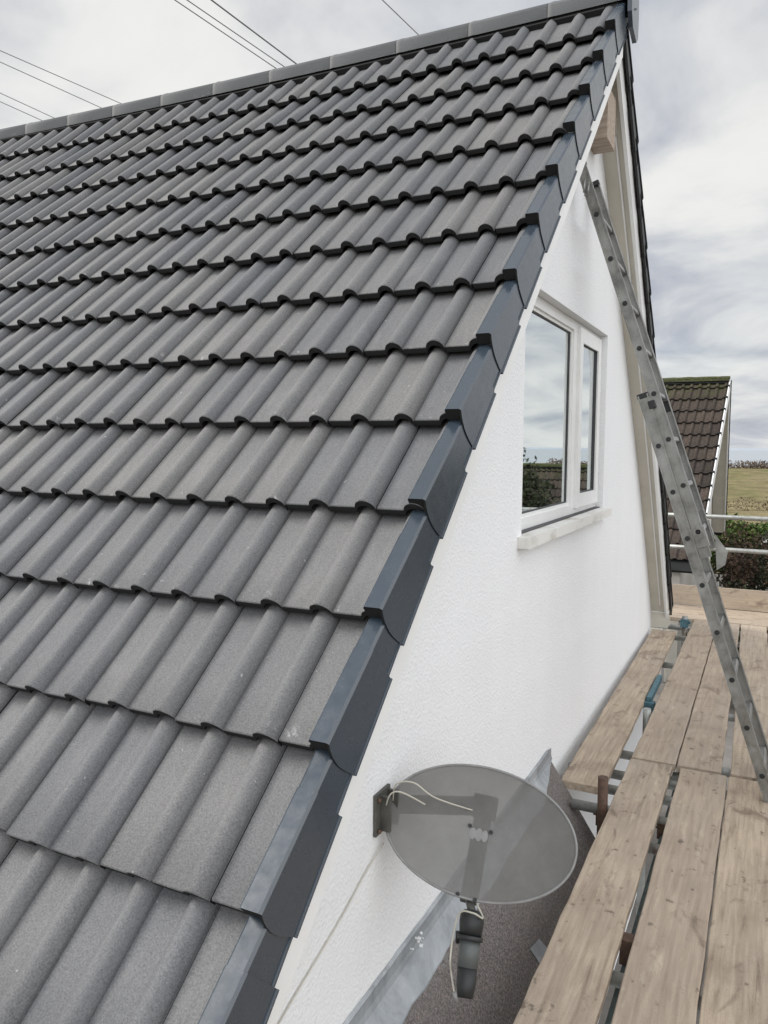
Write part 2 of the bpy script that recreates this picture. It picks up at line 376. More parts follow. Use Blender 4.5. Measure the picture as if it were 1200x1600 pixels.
KS = list(range(12, -2, -1))
near = part(tile_roof('roof', None, False, .030, XE, KS, G, TILE, BODY_SHADE, 0, slope))
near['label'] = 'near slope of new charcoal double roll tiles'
farr = part(tile_roof('roof', None, True, .075, XE, KS, G, TILE, BODY_SHADE, 0, slope, coarse=True))
farr['label'] = 'far slope of charcoal tiles, seen only as an edge'
def sub(o, par): return into(o, par, None)
# roofing felt deck under the tiles closes the slopes
for f in (False, True):
    b = MB(); e = 4.45; prev = None
    for i in range(25):
        x = -.02 + (XE + .02) * i / 24
        ring = [b.b.verts.new(slope(x, s_, n_, f)) for s_ in (-.44, 2.8, e) for n_ in (-.125,)] + [b.b.verts.new(slope(x, s_, -.17, f)) for s_ in (e, 2.8, -.44)]
        if prev: [b.b.faces.new((prev[q], prev[(q + 1) % 6], ring[(q + 1) % 6], ring[q])) for q in range(6)]
        prev = ring
    sub(b.build('roof_deck', BODY_SHADE), farr if f else near)

# dry verge units: flange on top, deep side plate with a curved nose, spigot under the next
def verge_unit(k, far, X):
    s1 = (12 - k) * G; sh = .27 * G; b = bmesh.new()
    T = .043
    def loft(rows, close=False):
        vs = [[b.verts.new(p_) for p_ in r] for r in rows]
        for A, B in zip(vs, vs[1:]):
            for i in range(len(A) - 1): b.faces.new((A[i], B[i], B[i + 1], A[i + 1]))
        return vs
    X0 = X
    def section(s, inset, nb, nose=False):
        X = X0(s) if callable(X0) else X0
        xi = X - .050
        v = 1 - (s1 - s) / G; n0 = .012 - T * (1 - v) - inset
        pts = [(xi, n0 - .024), (xi, n0 - .002), (xi + .004, n0), (X - .006 - inset, n0), (X - inset, n0 - .006)]
        N = 9
        for i in range(1, N + 1):
            u = i / N; pts.append((X - inset, n0 - .006 + (nb - n0 + .006) * u))
        pts += [(X - inset + .004, nb - .001), (X - inset + .004, nb - .006), (X - inset - .010, nb - .006)]
        out_ = []
        for i, (x, n) in enumerate(pts):
            u = max(0, min(1, (i - 4) / 9)); ds = .016 * math.sin(math.pi * u ** .8) if nose else 0
            out_.append(slope(x, s + ds, n, far))
        return out_
    nb = -.150
    main = [section(s1 - G + sh, 0, nb - .004), section(s1 - G * .4, 0, nb - .002), section(s1 - .02, 0, nb), section(s1, 0, nb, True)]
    loft(main)
    # spigot (inset part that slides under the course above)
    top = s1 - G - .02 if k < 12 else -.44
    loft([section(top, .0035, nb + .012), section(s1 - G + sh + .004, .0035, nb + .012)])
    # lip of the nose: inner return, dark tone painting the shadow gap
    sec = main[-1]
    inner = [slope(0, 0, 0)] * 0
    r1 = [b.verts.new(p_) for p_ in sec]; back = []
    for i, p_ in enumerate(sec):
        q = Vector(p_)
        if i >= 4: q.x -= .006
        else: q = q + (slope(0, 0, -.004, far) - slope(0, 0, 0, far))
        back.append(b.verts.new(q))
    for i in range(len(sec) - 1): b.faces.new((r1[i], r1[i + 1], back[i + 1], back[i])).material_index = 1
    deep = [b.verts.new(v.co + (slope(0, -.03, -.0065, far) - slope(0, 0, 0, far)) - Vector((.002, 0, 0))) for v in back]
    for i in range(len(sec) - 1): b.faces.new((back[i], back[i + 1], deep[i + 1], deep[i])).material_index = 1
    # dark face painting the shade of the open end under the flange
    n0 = .012
    X = X0(s1) if callable(X0) else X0
    xi = X - .052
    q = [slope(xi + .001, s1 + .001, n0 - .003, far), slope(X - .003, s1 + .001, n0 - .003, far), slope(X - .003, s1 + .001, n0 - T + .001, far), slope(xi + .001, s1 + .001, n0 - T + .001, far)]
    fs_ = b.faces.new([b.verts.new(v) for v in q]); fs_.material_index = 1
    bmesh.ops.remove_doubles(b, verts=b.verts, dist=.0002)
    me = bpy.data.meshes.new('verge_cap'); b.to_mesh(me); b.free(); me.materials.append(BLACK if far else VERGE); me.materials.append(BODY_SHADE)
    o = bpy.data.objects.new('verge_cap', me); COL.objects.link(o); return o
for k in KS:
    sub(verge_unit(k, False, verge_x), near); sub(verge_unit(k, True, .068), farr)

# ridge: half round tiles with small joints, dark dry ridge roll below, end cap
def ridge_tile(x0, x1, r=.092, cz=.270, seg=18, lip=False):
    b = MB(); out_, inn = [], []
    prof = [(x0, r), (x0 + .02, r + .0022), (x0 + .035, r + .0022), (x0 + .045, r), (x1 - .003, r)]
    vs = []
    for x, rr in prof:
        vs.append([b.b.verts.new((x, YR + rr * math.cos(a), cz + (rr - .037) * math.sin(a) + .0040 * min(max(-x, 0), 5.0) ** 2 if 0 < i < seg else cz - .050 + .0040 * min(max(-x, 0), 5.0) ** 2)) for i, a in enumerate([math.pi * q / seg for q in range(seg + 1)])])
    for A, B in zip(vs, vs[1:]):
        for i in range(seg): f = b.b.faces.new((A[i], B[i], B[i + 1], A[i + 1])); f.smooth = True
    for row, xx in ((vs[0], x0), (vs[-1], x1 - .003)):
        inner = [b.b.verts.new((v.co.x, YR + (v.co.y - YR) * .86, v.co.z - .012)) for v in row]
        for i in range(seg): b.b.faces.new((row[i], row[i + 1], inner[i + 1], inner[i]))
    return b.build('ridge_tile', RIDGE)
x = .125; first = True
xs = [.112, -.32] + [-.32 - .45 * i for i in range(1, 20)]
for a, c_ in zip(xs, xs[1:]): sub(ridge_tile(c_, a), near)
b = MB()
for i in range(24):
    xa_, xb_ = .05 - i * .38, .05 - (i + 1) * .38; za_ = .004 * min(max(-xa_, 0), 5) ** 2; zb_ = .004 * min(max(-xb_, 0), 5) ** 2
    ra_ = [(xa_, YR - .078, .0 + za_), (xa_, YR - .078, (.222) + za_), (xa_, YR + .078, (.222) + za_), (xa_, YR + .078, .0 + za_)]
    rb_ = [(xb_, YR - .078, .0 + zb_), (xb_, YR - .078, (.222) + zb_), (xb_, YR + .078, (.222) + zb_), (xb_, YR + .078, .0 + zb_)]
    va = [b.b.verts.new(v) for v in ra_]; vb = [b.b.verts.new(v) for v in rb_]
    for q in range(3): b.b.faces.new((va[q], va[q + 1], vb[q + 1], vb[q]))
sub(b.build('ridge_roll', BLACK), near)
# navy plastic ridge end cap
b = MB(); pts = [(YR + .108 * math.cos(a), .272 + .070 * math.sin(a)) for a in [math.pi * q / 14 for q in range(15)]]
pts += [(YR - .112, .22), (YR - .105, .15), (YR - .06, .09), (YR + .06, .065), (YR + .105, .10), (YR + .112, .19)]
b.prism([(.100, y, z) for y, z in pts], (.022, 0, 0)); b.bevel(.004, 1)
cap = sub(b.build('ridge_end_cap', VERGE), near)
b = MB(); b.tube([(.124, YR - .01, .20), (.128, YR - .01, .20)], .006, 8); sub(b.build('cap_screw', BLACK), near)

# ------------------------------------------------------------------ walls
zt = lambda y: 1.0207 * (2 * YR - y if y > YR else y) - .24
b = bmesh.new()
# gable wall with window opening: build as a grid of polygons round the hole
wy0, wy1, wz0, wz1 = -.80, 1.02, -2.46, -1.37
YA, YB = -3.02, 3.56
def gable_faces(X):
    P = lambda y, z: b.verts.new((X, y, z))
    zA, zB = zt(YA), zt(YB)
    polys = [[(YA, GZ - .3), (YB, GZ - .3), (YB, zB), (2.56, wz0), (YA + .54, wz0), (YA, zA)]]
    ytop0 = (wz0 + .24) / 1.0207; ytop1 = 2 * YR - (wz0 + .24) / 1.0207
    polys = [[(YA, GZ - .3), (YB, GZ - .3), (YB, zB), (ytop1, wz0), (wy1, wz0), (wy0, wz0), (ytop0, wz0), (YA, zA)],
             [(ytop0, wz0), (wy0, wz0), (wy0, wz1), ((wz1 + .24) / 1.0207, wz1)],
             [(wy1, wz0), (ytop1, wz0), (2 * YR - (wz1 + .24) / 1.0207, wz1), (wy1, wz1)],
             [((wz1 + .24) / 1.0207, wz1), (wy0, wz1), (wy1, wz1), (2 * YR - (wz1 + .24) / 1.0207, wz1), (YR, zt(YR))]]
    for q in polys: b.faces.new([P(y, z) for y, z in q])
gable_faces(XW)
for (y0, z0), (y1, z1) in (((wy0, wz0), (wy0, wz1)), ((wy0, wz1), (wy1, wz1)), ((wy1, wz1), (wy1, wz0)), ((wy1, wz0), (wy0, wz0))):
    b.faces.new([b.verts.new(v) for v in ((XW, y0, z0), (XW, y1, z1), (XW - .16, y1, z1), (XW - .16, y0, z0))])
bmesh.ops.remove_doubles(b, verts=b.verts, dist=.0005)
for (y, z) in ((YA, zt(YA)), (YB, zt(YB))):
    b.faces.new([b.verts.new(v) for v in ((XW, y, GZ - .3), (XW, y, z), (XE, y, z), (XE, y, GZ - .3))])
b.faces.new([b.verts.new((XE + .1, y, z)) for y, z in ((YA, GZ - .3), (YB, GZ - .3), (YB, zt(YB)), (YR, zt(YR)), (YA, zt(YA)))])
bmesh.ops.remove_doubles(b, verts=b.verts, dist=.0005); bmesh.ops.recalc_face_normals(b, faces=b.faces)
me = bpy.data.meshes.new('wall'); b.to_mesh(me); b.free(); me.materials.append(WALL)
wall = bpy.data.objects.new('wall', me); COL.objects.link(wall); part(wall)

# barge boards, soffits, far rake box end, eaves
for f, xf in ((False, .030), (True, .044)):
    b = MB(); e = 4.42; top = -.20
    # follow the rake: board between n=-.06 and n=-.265, mitred at the ridge
    def pk(n):   # ridge point at this n on the plane y=YR
        z = (n + YR * ST) / CT; return (YR, z)
    y1, z1 = pk(-.06); y2, z2 = pk(-.265 if f else -.250)
    xt, xb_ = (xf, xf) if f else (verge_x(-.2) - .022, verge_x(e) - .022)
    A = Vector((xt - .02, y1 + (.001 if f else -.001), z1)); B = Vector((xt - .02, y2 + (.001 if f else -.001), z2))
    sg = [e * q / 8 for q in range(1, 9)]; xq = lambda s_: xt + (xb_ - xt) * s_ / e - .02
    ringp = [A] + [slope(xq(s_), s_, -.06, f) for s_ in sg] + [slope(xq(s_), s_, -.265 if f else -.250, f) for s_ in sg[::-1]] + [B]
    va = [b.b.verts.new(v) for v in ringp]; vb = [b.b.verts.new(Vector(v) + Vector((.02, 0, 0))) for v in ringp]; m_ = len(ringp)
    for i in range(m_): b.b.faces.new((va[i], va[(i + 1) % m_], vb[(i + 1) % m_], vb[i]))
    for i in range(8):
        o1, o2 = (i, i + 1), (m_ - 1 - i, m_ - 2 - i)
        for vv in (va, vb): b.b.faces.new((vv[o1[0]], vv[o1[1]], vv[o2[1]], vv[o2[0]]))
    part(b.build('bargeboard', WHITE))
    b = MB(); y3, z3 = pk(-.225); y4, z4 = pk(-.215)
    prev4, prev3 = Vector((XW + .001, y4, z4)), Vector((XW + .001, y3, z3))
    for s_ in sg:
        n4, n3 = slope(XW + .001, s_, -.215, f), slope(XW + .001, s_, -.228, f)
        b.prism([prev4, n4, n3, prev3], ((xf if f else verge_x(e) - .022) - .023 - XW, 0, 0)); prev4, prev3 = n4, n3
    part(b.build('soffit', CREAM))
# small ventilation bead along the far soffit, box end and eaves
b = MB()
for q in range(10):
    s0_, s1_ = .2 + .41 * q, .2 + .41 * (q + 1)
    b.prism([slope(-.022, s0_, -.2285, True), slope(-.022, s1_, -.2285, True), slope(-.022, s1_, -.236, True), slope(-.022, s0_, -.236, True)], (.010, 0, 0))
part(b.build('soffit_bead', WHITE))
b = MB(); b.box(XW + .001, .050, 3.56, 3.74, -3.76, -3.30); b.bevel(.004, 1); part(b.build('box_end', CREAM))
b = MB(); b.box(XW + .0035, .053, 3.550, 3.743, -3.615, -3.607); part(b.build('box_trim', WHITE))
for y in (YA - .20, YB + .03):
    b = MB(); b.box(XE, XW - .001, y, y + .18, -3.56, -3.38); part(b.build('fascia', WHITE))
for y, s in ((YA - .26, -1), (YB + .27, 1)):
    b = MB(); N = 10; prof = [(y + .055 * math.cos(math.pi * (1 + i / N)), -3.30 + .055 * math.sin(math.pi * (1 + i / N))) for i in range(N + 1)]
    prof += [(yy * .93 + y * .07, zz_ + .002) for yy, zz_ in prof[::-1]]
    b.prism([(XE, a_, c_) for a_, c_ in prof], (-XE - .0, 0, 0)); part(b.build('gutter', BLACK))

# boxed ridge beam projecting under the apex
b = MB(); b.box(-.5, .012, .242, .460, -.45, -.185); b.bevel(.004, 1); part(b.build('ridge_beam', BEAM))

# ------------------------------------------------------------------ window
win = part(empty('window'))
def sw(o): o.parent = win; return o
win.matrix_parent_inverse = Matrix.Identity(4); win.location = (XW, 0.1, -2.46); win.location = Vector((XW, .1, -2.46)) - HO
WO = Vector((XW, .1, -2.46))
def sw(o): o.parent = win; o.matrix_parent_inverse = Matrix.Translation(-WO); return o
FX = -.148
def frame(y0, y1, z0, z1, w, x1, d, nm, mat=WHITE):
    b = MB(); b.box(x1 - d, x1, y0, y0 + w, z0, z1); b.box(x1 - d, x1, y1 - w, y1, z0, z1)
    b.box(x1 - d, x1 - .0015, y0 + w, y1 - w, z0, z0 + w); b.box(x1 - d, x1 - .0015, y0 + w, y1 - w, z1 - w, z1)
    b.bevel(.004, 2); return sw(b.build(nm, mat))
frame(wy0 + .002, wy1 - .002, wz0 + .01, wz1 - .002, .052, FX, .07, 'frame')
b = MB(); b.box(FX - .068, FX - .002, .318, .410, wz0 + .062, wz1 - .054); b.bevel(.004, 2); sw(b.build('mullion', WHITE))
frame(.400, 1.0, wz0 + .040, wz1 - .028, .080, FX + .016, .05, 'sash')
frame(wy0 + .054, .318, wz0 + .062, wz1 - .054, .016, FX - .012, .02, 'bead')
frame(wy0 + .070, .302, wz0 + .078, wz1 - .070, .007, FX - .020, .012, 'seal', SEAL)
frame(.480, .920, wz0 + .120, wz1 - .103, .007, FX + .006, .012, 'seal', SEAL)
b = MB(); b.box(FX - .030, FX - .026, wy0 + .06, .31, wz0 + .07, wz1 - .06); sw(b.build('pane', GLASS))
b = MB(); b.box(FX - .008, FX - .004, .476, .924, wz0 + .11, wz1 - .1); sw(b.build('pane', GLASS))
b = MB(); b.box(-.158, -.045, wy0 - .06, wy1 + .005, wz0 - .045, wz0 + .004); b.bevel(.006, 2); sw(b.build('sill', SILL))
b = MB(); b.box(-.158, -.118, wy0 - .0, wy1 - .0, wz0 + .0045, wz0 + .0095); sw(b.build('sill_joint', SEAL))
# room behind and curtains
b = MB(); b.box(-2.6, XW - .19, -.85, 1.3, -3.4, -1.34); o = b.build('room', ROOM); sw(o)
bm_ = bmesh.new(); bm_.from_mesh(o.data)
for f in [f for f in bm_.faces if f.normal.x > .9]: bm_.faces.remove(f)
bm_.to_mesh(o.data); bm_.free()
def curtain(y0, y1, z0, z1, amp, pitch, mat, xc, taper=0):
    V, F = [], []; n = int((y1 - y0) / .008); rows = 6
    for r in range(rows + 1):
        for i in range(n + 1):
            u = r / rows; y = y0 + (y1 - y0) * i / n; y = y + taper * u * (1 if taper else 0) * (i / n)
            V.append((xc + amp * math.sin(2 * math.pi * (y0 + (y1 - y0) * i / n) / pitch + .8 * math.sin(i * .05)), y, z1 + (z0 - z1) * u))
    for r in range(rows):
        for i in range(n): a = r * (n + 1) + i; F.append((a, a + 1, a + n + 2, a + n + 1))
    return sw(mesh('curtain', V, F, mat, smooth=True))
curtain(-.05, .30, wz0 + .02, wz1 + .05, .02, .07, CURTAIN, -.26)
curtain(.30, .62, wz0 + .02, wz1 + .05, .02, .08, CURTAIN, -.25)
curtain(.70, 1.06, wz0 + .02, wz1 + .05, .025, .09, DARKCLOTH, -.24, -.05)

# ------------------------------------------------------------------ lean-to felt roof with lead flashing
bay = part(empty('bay_roof')); bay.location = Vector((XW, -1.5, -3.75)) - HO; bay.matrix_parent_inverse = Matrix.Identity(4)
BO = Vector((XW, -1.5, -3.75))
def sb(o): o.parent = bay; o.matrix_parent_inverse = Matrix.Translation(-BO); return o
mm = 1.2
def bp(x, y, h=0): return Vector((x, y, -3.66 - mm * (x - XW) + h))
b = MB(); b.prism([bp(XW, -2.98), bp(.175, -2.98), bp(.175, -.33), bp(XW, -.215)], (-.016, 0, -.030)); sb(b.build('felt', FELT))
b = MB(); b.prism([bp(.165, -2.98, -.012), bp(.205, -2.98, -.035), bp(.205, -.33, -.035), bp(.165, -.33, -.012)], (0, 0, -.05)); sb(b.build('eaves_trim', TEALD))
b = MB(); b.box(XW + .002, .13, -2.9, -.42, GZ - .3, -3.97); sb(b.build('bay_wall', WALL))
# lead: upstand on the wall and apron on the felt, slightly wavy lower edge
V, F = [], []; n = 60
for i in range(n + 1):
    y = -2.98 + (2.98 - .20) * i / n; ex = .075 * min(1, max(.08, (-.2 - y) / .32)); w = .003 * math.sin(i * .9) + random.uniform(-.0025, .0025) + (.004 if i % 20 > 9 else 0)
    V += [(XW + .005, y, -3.612 + w), (XW + .0055, y, -3.65), (XW + .012, y, bp(XW + .012, y, .006).z), tuple(bp(XW + ex * .86 + w, y, .005 + w * .3)), tuple(bp(XW + ex * .86 + w + .001, y, .001))]
for i in range(n):
    for j in range(4): a = i * 5 + j; F.append((a, a + 5, a + 6, a + 1))
sb(mesh('flashing', V, F, LEAD, smooth=False))
# mortar crumbs on the joint
V, F = [], []; n = 40
for i in range(n + 1):
    y = -2.98 + 2.7 * i / n; w = random.uniform(-.002, .003); V += [(XW + .001, y, -3.600 + w), (XW + .009, y, -3.609 + w), (XW + .0065, y, -3.618)]
for i in range(n):
    for j in range(2): a = i * 3 + j; F.append((a, a + 3, a + 4, a + 1))
sb(mesh('flashing_sealant', V, F, LEAD))
b = MB()
for i in range(9):
    y = -1.93 + random.gauss(0, .03); q = Vector((XW + .012 + random.uniform(0, .02), y, -3.615 - random.uniform(0, .03))); e_ = random.uniform(.0015, .0045)
    b.box(q.x - e_, q.x + e_, q.y - e_, q.y + e_, q.z - e_, q.z + e_, Matrix.Translation(q) @ Matrix.Rotation(random.random() * 3, 4, 'X') @ Matrix.Translation(-q))
sb(b.build('mortar_crumbs', WALL))
b = MB(); b.prism([bp(.13, -1.36, .005), bp(.21, -1.36, .005), bp(.20, -1.25, .006), bp(.14, -1.27, .006)], (0, 0, .003)); sb(b.build('lead_patch', LEAD))

# ------------------------------------------------------------------ satellite dish
dish = empty('satellite_dish', (XW, -2.13, -3.13), label='grey perforated oval satellite dish fixed to the white wall', cat='satellite dish')
DO = Vector((XW, -2.13, -3.13))
def sd(o): o.parent = dish; o.matrix_parent_inverse = Matrix.Translation(-DO); return o
az, el, roll = R(10), R(28), R(-5)
nrm = Vector((math.sin(az) * math.cos(el), -math.cos(az) * math.cos(el), math.sin(el)))
hh = Vector((0, 0, 1)).cross(nrm).normalized(); uu = nrm.cross(hh)
hh, uu = hh * math.cos(roll) + uu * math.sin(roll), uu * math.cos(roll) - hh * math.sin(roll)
DC = Vector((.174, -2.10, -3.128)); DA, DB = .266, .170
def dp(a, b_, n=0): return DC + hh * a + uu * b_ + nrm * n
V, F = [], []; NR, NS = 14, 72
for r in range(NR + 1):
    q = r / NR
    for k in range(NS):
        a = 2 * math.pi * k / NS; V.append(dp(DA * q * math.cos(a), DB * q * math.sin(a), -.038 * (1 - q * q)))
for r in range(NR):
    for k in range(NS): F.append((r * NS + k, r * NS + (k + 1) % NS, (r + 1) * NS + (k + 1) % NS, (r + 1) * NS + k))
sd(mesh('reflector', V, F, DISH, smooth=True))
b = MB(); ring = [dp(DA * math.cos(2 * math.pi * k / NS), DB * math.sin(2 * math.pi * k / NS)) for k in range(NS + 1)]
b.tube(ring, .0036, 6, False); sd(b.build('rim', GREY))
def frm(o, X, Y, Z): return Matrix((X, Y, Z)).transposed().to_4x4() if False else Matrix(((X.x, Y.x, Z.x, o.x), (X.y, Y.y, Z.y, o.y), (X.z, Y.z, Z.z, o.z), (0, 0, 0, 1)))
DM = frm(DC, hh, uu, nrm)
b = MB(); b.box(-.024, .024, -.185, .060, -.072, -.050, DM); b.box(-.034, .034, .035, .10, -.078, -.050, DM); b.bevel(.003, 1); sd(b.build('back_plate', BRACK))
p0 = Vector((XW + .02, -2.10, -3.105)); p1 = dp(.02, .075, -.075)
b = MB()
d = (p1 - p0); L = d.length; d.normalize(); sZ = Vector((0, 0, 1)); sZ = (sZ - d * sZ.dot(d)).normalized(); sY = sZ.cross(d)
b.box(0, L, -.012, .012, -.024, .024, frm(p0, d, sY, sZ)); b.bevel(.002, 1); sd(b.build('wall_arm', BRACK))
b = MB(); b.box(XW + .001, XW + .010, -2.195, -2.105, -3.165, -3.045); b.box(XW + .010, XW + .040, -2.17, -2.16, -3.155, -3.055); b.box(XW + .010, XW + .040, -2.12, -2.11, -3.155, -3.055); b.bevel(.002, 1); sd(b.build('wall_bracket', BRACK))
for q in ((-2.185, -3.15), (-2.185, -3.06), (-2.115, -3.155)):
    b = MB(); b.tube([(XW + .01, q[0], q[1]), (XW + .02, q[0], q[1])], .006, 6); sd(b.build('bolt', RUST))
for a, c_ in ((-.028, .010), (.032, .006), (-.024, -.165), (.024, -.168)):
    nn = -.038 * (1 - (a / DA) ** 2 - (c_ / DB) ** 2)
    b = MB(); b.tube([dp(a, c_, nn - .002), dp(a, c_, nn + .005)], .0058, 8); sd(b.build('bolt', BLACK))
# worn logo patch left as faint oval smudge on the reflector
b = MB()
for i, (a, r_) in enumerate(((-.017, .0115), (.0, .013), (.017, .0115))):
    nn = -.038 * (1 - ((a) / DA) ** 2 - (.0 / DB) ** 2) + .0012
    pts = [dp(a + r_ * .8 * math.cos(2 * math.pi * k / 14), -.008 + r_ * 1.35 * math.sin(2 * math.pi * k / 14), nn + .0003 * i) for k in range(14)]
    b.prism(pts, tuple(nrm * .0006))
sd(b.build('worn_emblem', GREY))
# feed arm and receiver head reaching down and forward from the dish foot
a0 = dp(.0, -.165, -.035); a1 = Vector((.195, -2.19, -3.309)); a2 = Vector((.201, -2.22, -3.351)); a3 = Vector((.208, -2.26, -3.412)); a4 = Vector((.218, -2.30, -3.465))
b = MB(); b.tube([a0, a1], [.014, .013], 4); sd(b.build('feed_arm', BRACK))
b = MB(); b.tube([a1 + (a1 - a2) * .15, a1, a1 * .6 + a2 * .4, a2], [.022, .031, .033, .029], 16); b.tube([a2, a2 + (a3 - a2) * .16], .034, 16); b.tube([a2 + Vector((-.034, -.004, .003)), a2 + Vector((-.034, -.004, -.026))], .006, 8); lc = sd(b.build('clamp', BLACK))
b = MB(); b.tube([a2 + (a3 - a2) * .1, a3], [.027, .0265], 14); b.bevel(.001, 1); sd(b.build('receiver', LNB))
b = MB(); b.tube([a3, a3 * .4 + a4 * .6, a4], [.0258, .025, .019], 14); sd(b.build('receiver_tip', BLACK))
def curve(pts, n=10):
    pts = [Vector(q) for q in pts]; o_ = []
    P = [pts[0]] + pts + [pts[-1]]
    for i in range(1, len(P) - 2):
        for k in range(n):
            t = k / n; o_.append(.5 * ((2 * P[i]) + (-P[i - 1] + P[i + 1]) * t + (2 * P[i - 1] - 5 * P[i] + 4 * P[i + 1] - P[i + 2]) * t * t + (-P[i - 1] + 3 * P[i] - 3 * P[i + 1] + P[i + 2]) * t ** 3))
    return o_ + [pts[-1]]
b = MB(); b.tube(curve([dp(.022, -.15, -.03), dp(.03, -.175, -.005), a1 + Vector((.034, -.014, .006)), a1 + Vector((.016, -.036, .026)), a1 + Vector((-.022, -.034, .016)), a2 + Vector((-.040, -.018, .005)), a3 + Vector((-.042, -.012, .02)), a3 + Vector((-.04, -.01, -.02)), a4 + Vector((-.026, -.006, .006))]), .0025, 6); sd(b.build('cable', CABLE))
b = MB(); b.tube([a4 + Vector((-.026, -.008, .012)), a4 + Vector((-.018, -.008, -.010))], .006, 8); sd(b.build('plug', GREY))
b = MB(); b.tube(curve([(XW + .03, -2.13, -3.08), (XW + .05, -2.15, -3.02), (XW + .10, -2.14, -3.01), (XW + .16, -2.12, -3.05), dp(.0, .05, -.06)]), .0022, 6); sd(b.build('cable', CABLE))
b = MB(); b.tube(curve([(XW + .02, -2.16, -3.10), (XW + .045, -2.18, -3.04), (XW + .075, -2.17, -3.03), (XW + .13, -2.13, -3.07)]), .0022, 6); sd(b.build('cable', CABLE))
b = MB(); b.tube(curve([(XW + .012, -2.15, -3.20), (XW + .006, -2.25, -3.24), (XW + .005, -2.40, -3.30), (XW + .005, -2.75, -3.42), (XW + .005, -2.96, -3.6)]), .0020, 6); sd(b.build('wall_cable', CABLE))

# ------------------------------------------------------------------ scaffold boards
ZB = -3.75
def board(x0, x1, y0, y1, label, xa=None, xb=None, zt_=ZB, group='scaffold boards laid lengthways beside the wall', across=False, th=.038, tilt=0):
    # x0..x1 at y0, xa..xb at y1
    xa = x0 if xa is None else xa; xb = x1 if xb is None else xb
    n = max(4, int(abs(y1 - y0) / .12)) if not across else 4
    c_ = Vector(((x0 + x1) / 2, (y0 + y1) / 2, zt_)); b = bmesh.new(); rows = []
    for i in range(n + 1):
        u = i / n; y = y0 + (y1 - y0) * u; l = x0 + (xa - x0) * u; r = x1 + (xb - x1) * u
        if not across: l += random.uniform(-.0022, .0022); r += random.uniform(-.0022, .0022)
        z = zt_ + random.uniform(-.0012, .0012) + tilt * u; e = .004
        pts = [(l + e, z), (r - e, z), (r, z - e), (r, z - th + e), (r - e, z - th), (l + e, z - th), (l, z - th + e), (l, z - e)]
        rows.append([b.verts.new((px_ - c_.x, y - c_.y, pz - c_.z)) for px_, pz in pts])
    for A, B in zip(rows, rows[1:]):
        for j in range(8): b.faces.new((A[j], B[j], B[(j + 1) % 8], A[(j + 1) % 8]))
    b.faces.new(rows[0]); b.faces.new(rows[-1][::-1]); bmesh.ops.recalc_face_normals(b, faces=b.faces)
    me = bpy.data.meshes.new('scaffold_board'); b.to_mesh(me); b.free(); me.materials.append(WOOD)
    o = bpy.data.objects.new('scaffold_board', me); COL.objects.link(o); o.location = c_
    return put(o, '', None, label, 'board', group)
board(-.034, .178, -.25, 3.42, 'scaffold board tight against the white wall, ending behind the dish', xa=-.068, xb=.145)
board(.250, .468, -3.7, .195, 'stained front board next to the satellite dish, left of the long gap', xa=.242, xb=.455)
board(.507, .728, -3.7, .190, 'front board just right of the long gap, nearest plain weathered one', xa=.497, xb=.722)
board(.738, .955, -3.7, .190, 'front board at the right edge with long reddish grain streaks', xa=.728, xb=.95)
board(.965, 1.185, -3.7, .185, 'outermost front board, mostly past the right edge of the photo')
board(.243, .466, .222, 4.03, 'back board left in its row, starting at the stained front board', xa=.244, xb=.457)
board(.474, .690, .222, 4.03, 'back board in the middle, between a tight seam and the narrowing gap', xa=.462, xb=.655)
board(.736, .955, .222, 4.03, 'back board under the lower half of the ladder, turned slightly', xa=.664, xb=.885)
board(.965, 1.185, .222, 4.03, 'back board right of the ladder with dark patches', xa=.90, xb=1.12)
# cross boards of the return bay
def cross(y0, y1, label, z=ZB):
    o = board(-.65, 2.6, y0, y1, label, across=True, zt_=z, group='scaffold boards laid crossways at the far end')
    # grain along its length
    o.data.transform(Matrix.Rotation(R(90), 4, 'Z')); o.rotation_euler.z = -R(90); return o
cross(4.052, 4.272, 'crosswise scaffold board nearest the ladder, at the ends of the long boards')
cross(4.282, 4.502, 'crosswise scaffold board in the middle of the far return')
cross(4.512, 4.732, 'crosswise scaffold board farthest away, at the foot of the toe board')
o = board(-.65, 2.6, -.02, .018, 'upright toe board on edge closing the far end of the scaffold', across=True, th=.215, group=None)
o.data.transform(Matrix.Rotation(R(90), 4, 'Z')); o.rotation_euler.z = -R(90); o.location = (o.location.x, 4.775, ZB + .215)

# ------------------------------------------------------------------ scaffold frame
sf = empty('scaffolding', (.5, 1, GZ), label='steel tube scaffold frame with teal couplers and far guard rails', cat='scaffold')
SO = Vector((.5, 1, GZ))
def ss(o): o.parent = sf; o.matrix_parent_inverse = Matrix.Translation(-SO); return o
def tb(a, c_, mat=TUBE, r=.0242, nm='tube'): b = MB(); b.tube([a, c_], r, 16); return ss(b.build(nm, mat))
zt_ = -3.815
for y, xa in ((-3.2, .15), (-2.1, .30), (-1.55, .24), (-.62, .23), (-.345, .05), (-.10, -.065), (.10, -.07), (.40, -.07), (1.35, -.03), (2.45, -.03), (3.45, -.03), (3.9, -.2)):
    tb((xa, y, zt_), (1.45, y, zt_))
for y in (-.345, ):
    tb((.205, y - .055, -3.63), (.207, y - .055, -3.99), RUST, nm='standard')
tb((.482, -3.6, -3.89), (.486, 3.9, -3.885), TEALD, nm='ledger')
tb((1.30, -3.6, -3.866), (1.30, 5.0, -3.866), nm='ledger')
for x in (-.62, 2.4): tb((x, 3.85, -3.864), (x, 5.1, -3.864), nm='ledger')
for z, m_ in ((-3.135, TUBE), (-2.79, TEALD)): tb((-.78, 4.86, z), (2.55, 4.86, z - .012), TUBE, nm='guard_rail')
